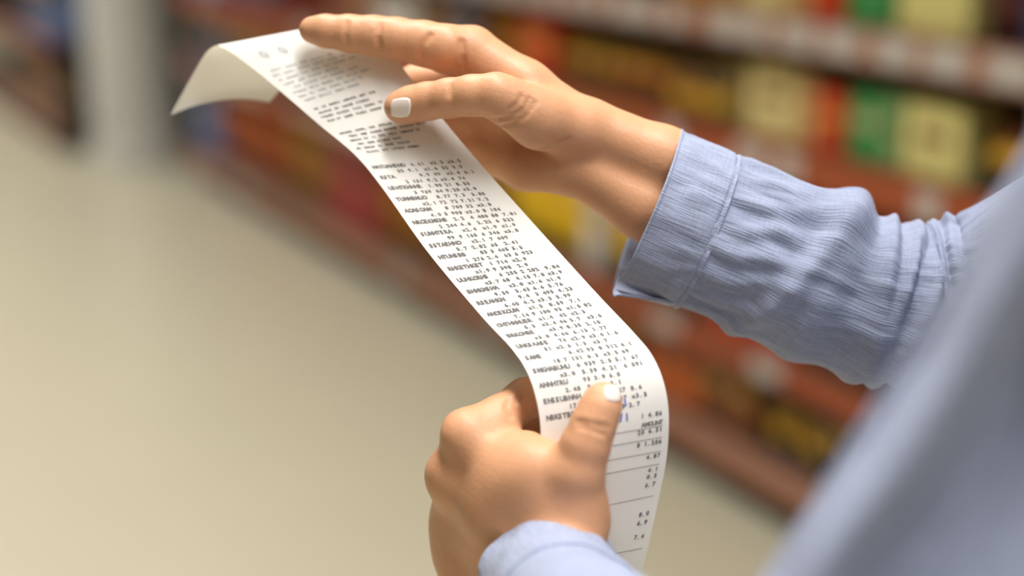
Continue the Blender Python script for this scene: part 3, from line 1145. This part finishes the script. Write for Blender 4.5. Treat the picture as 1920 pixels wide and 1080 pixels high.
def glyph(ch):
    if ch in GL:
        return GL[ch]
    cu = bpy.data.curves.new('glyph_source', 'FONT')
    cu.body = ch
    cu.resolution_u = 2
    cu.size = 1.0
    cu.offset = 0.045
    ob = bpy.data.objects.new('glyph_source', cu)
    COL.objects.link(ob)
    dg = bpy.context.evaluated_depsgraph_get()
    me = ob.evaluated_get(dg).to_mesh()
    me.calc_loop_triangles()
    v = np.array([tuple(a.co) for a in me.vertices]) if len(me.vertices) else np.zeros((0, 3))
    t = np.array([tuple(a.vertices) for a in me.loop_triangles], int).reshape(-1, 3)
    ob.evaluated_get(dg).to_mesh_clear()
    bpy.data.objects.remove(ob)
    bpy.data.curves.remove(cu)
    w = v[:, 0].max() if len(v) else 0.3
    GL[ch] = (v, t, w)
    return GL[ch]


class Print:
    def __init__(self):
        self.V, self.F, self.n = [], [], 0

    def text(self, s, u, v, h, wscale=0.95, widths=0.070):
        """mono-spaced line: starts at u across, baseline v metres along, letter height h metres"""
        adv = h * 0.86 * wscale / widths
        for ch in s:
            if ch != ' ':
                g, t, w = glyph(ch)
                if len(g):
                    uu_ = u + (g[:, 0] * h * 1.35 * wscale) / widths
                    vv_ = v - g[:, 1] * h * 1.4
                    self.V.append(surf(vv_, np.clip(uu_, 0.01, .99)))
                    self.F.append(t + self.n)
                    self.n += len(g)
            u += adv
        return u

    def line(self, u0, u1, v, th=0.0003):
        k = 24
        us = np.linspace(u0, u1, k)
        a = surf(np.full(k, v), us)
        b = surf(np.full(k, v + th), us)
        self.V.append(np.concatenate([a, b]))
        self.F.append(np.array([q for i in range(k - 1) for q in ((i, i + 1, k + i + 1), (i, k + i + 1, k + i))]) + self.n)
        self.n += 2 * k

    def build(self, name, mat, parent):
        V = np.concatenate(self.V) - origin
        o = mesh_np(name, V, np.concatenate(self.F), mat, parent, smooth=False)
        return o


def v_at_left(px, py):
    """distance along the strip of the row whose left end is nearest px, py"""
    best, bi = 9e9, 0
    for i in range(NT):
        d = Ls[i] - np.array([0, 0, CAM_H])
        zc = d[1] * cp - d[2] * sp
        x = 960 + F * d[0] / zc
        y = 540 - F * (d[1] * sp + d[2] * cp) / zc
        e = (x - px) ** 2 + (y - py) ** 2
        if e < best and i > NT * 0.2:
            best, bi = e, i
    return arc[bi]


M_ink = material('thermal_print', (112, 110, 112), rough=0.7, var=0.05)
M_ink_f = material('faint_thermal_print', (188, 188, 190), rough=0.7, var=0.05)
M_blue = material('blue_pen_ink', (96, 112, 190), rough=0.6)
r = random.Random(11)


def name():
    """the item names are too soft to read: clusters of capitals of the same length"""
    return ''.join(r.choice('ABEHKMNORSTU') for _ in range(r.choice([4, 7, 8, 8, 9])))


def num():
    return r.choice([f'{r.randint(1, 9)}.{r.randint(10, 99)}', f'x{r.randint(1, 3)}.{r.randint(0, 9)}', f'{r.randint(10, 99)}', f'{r.randint(1, 9)}.{r.randint(0, 9)}', f'{r.randint(1, 9)} {r.randint(100, 999)}'])


pr, pf = Print(), Print()
v0 = v_at_left(416, 88)
v1 = v_at_left(690, 318)
# heading block, faint
v = v0 + 0.010
pf.text('0 0', 0.16, v + 0.008, 0.0065, 1.0)
k = 0
v += 0.020
while v < v1 - 0.014:
    if k in (8, 13, 14):
        v += 0.0044
        k += 1
        continue
    u = r.choice([0.07, 0.09, 0.12])
    while u < r.choice([0.55, 0.75, 0.85]):
        s = ''.join(r.choice('0123456789ABEHKLMNORST') for _ in range(r.randint(2, 6)))
        u = (pf if k < 9 else pr).text(s, u, v, 0.0017) + 0.03
    v += 0.0041
    k += 1
# the list
v2 = v_at_left(1012, 800)
v = v1
k = 0
while v < v2:
    if k % 2 == 0:
        pr.text(name(), 0.05, v, 0.0027, 0.98)
        u = 0.40
    else:
        u = 0.24
    end = r.choice([.70, .80, .86, .92])
    while u < end:
        s = num()
        if u + len(s) * 0.031 > 0.95:
            break
        u = pr.text(s, u, v, 0.0023, 1.1) + r.choice([.025, .035, .05])
    v += 0.0045
    k += 1
# totals below the bend
for j, (dv, txt) in enumerate([(0.004, '1 4.86'), (0.009, 'AMOUNT'), (0.013, '20 6.51'), (0.020, '8 1.206'), (0.028, '4.87'), (0.036, '4.1'), (0.040, '8.5'), (0.045, '6.7'), (0.062, '8.0'), (0.067, '6.9'), (0.075, '7.4')]):
    pr.text(txt, 0.95 - len(txt) * 0.0275, v2 + dv, 0.0024)
for dv in (0.010, 0.0165, 0.0245, 0.032, 0.051, 0.081):
    pr.line(0.30, 0.95, v2 + dv)
pr.text('8', 0.72, v2 + 0.094, 0.003)
for j in range(5):
    pf.text(''.join(r.choice('ABEHKLMNORST') for _ in range(12)), 0.60, v2 + 0.094 + 0.005 * j, 0.0016)
o = pr.build('printed_lines', M_ink, rec)
tag(o, 'grey printed item list', kind='stuff')
o = pf.build('faint_heading', M_ink_f, rec)
tag(o, 'faint printed heading', kind='stuff')
pb = Print()
pb.text('ll', 0.62, v2 - 0.004, 0.004)
pb.text('/l', 0.62, v2 + 0.004, 0.004)
o = pb.build('pen_mark', M_blue, rec)
tag(o, 'short blue pen mark')
bpy.context.view_layer.update()
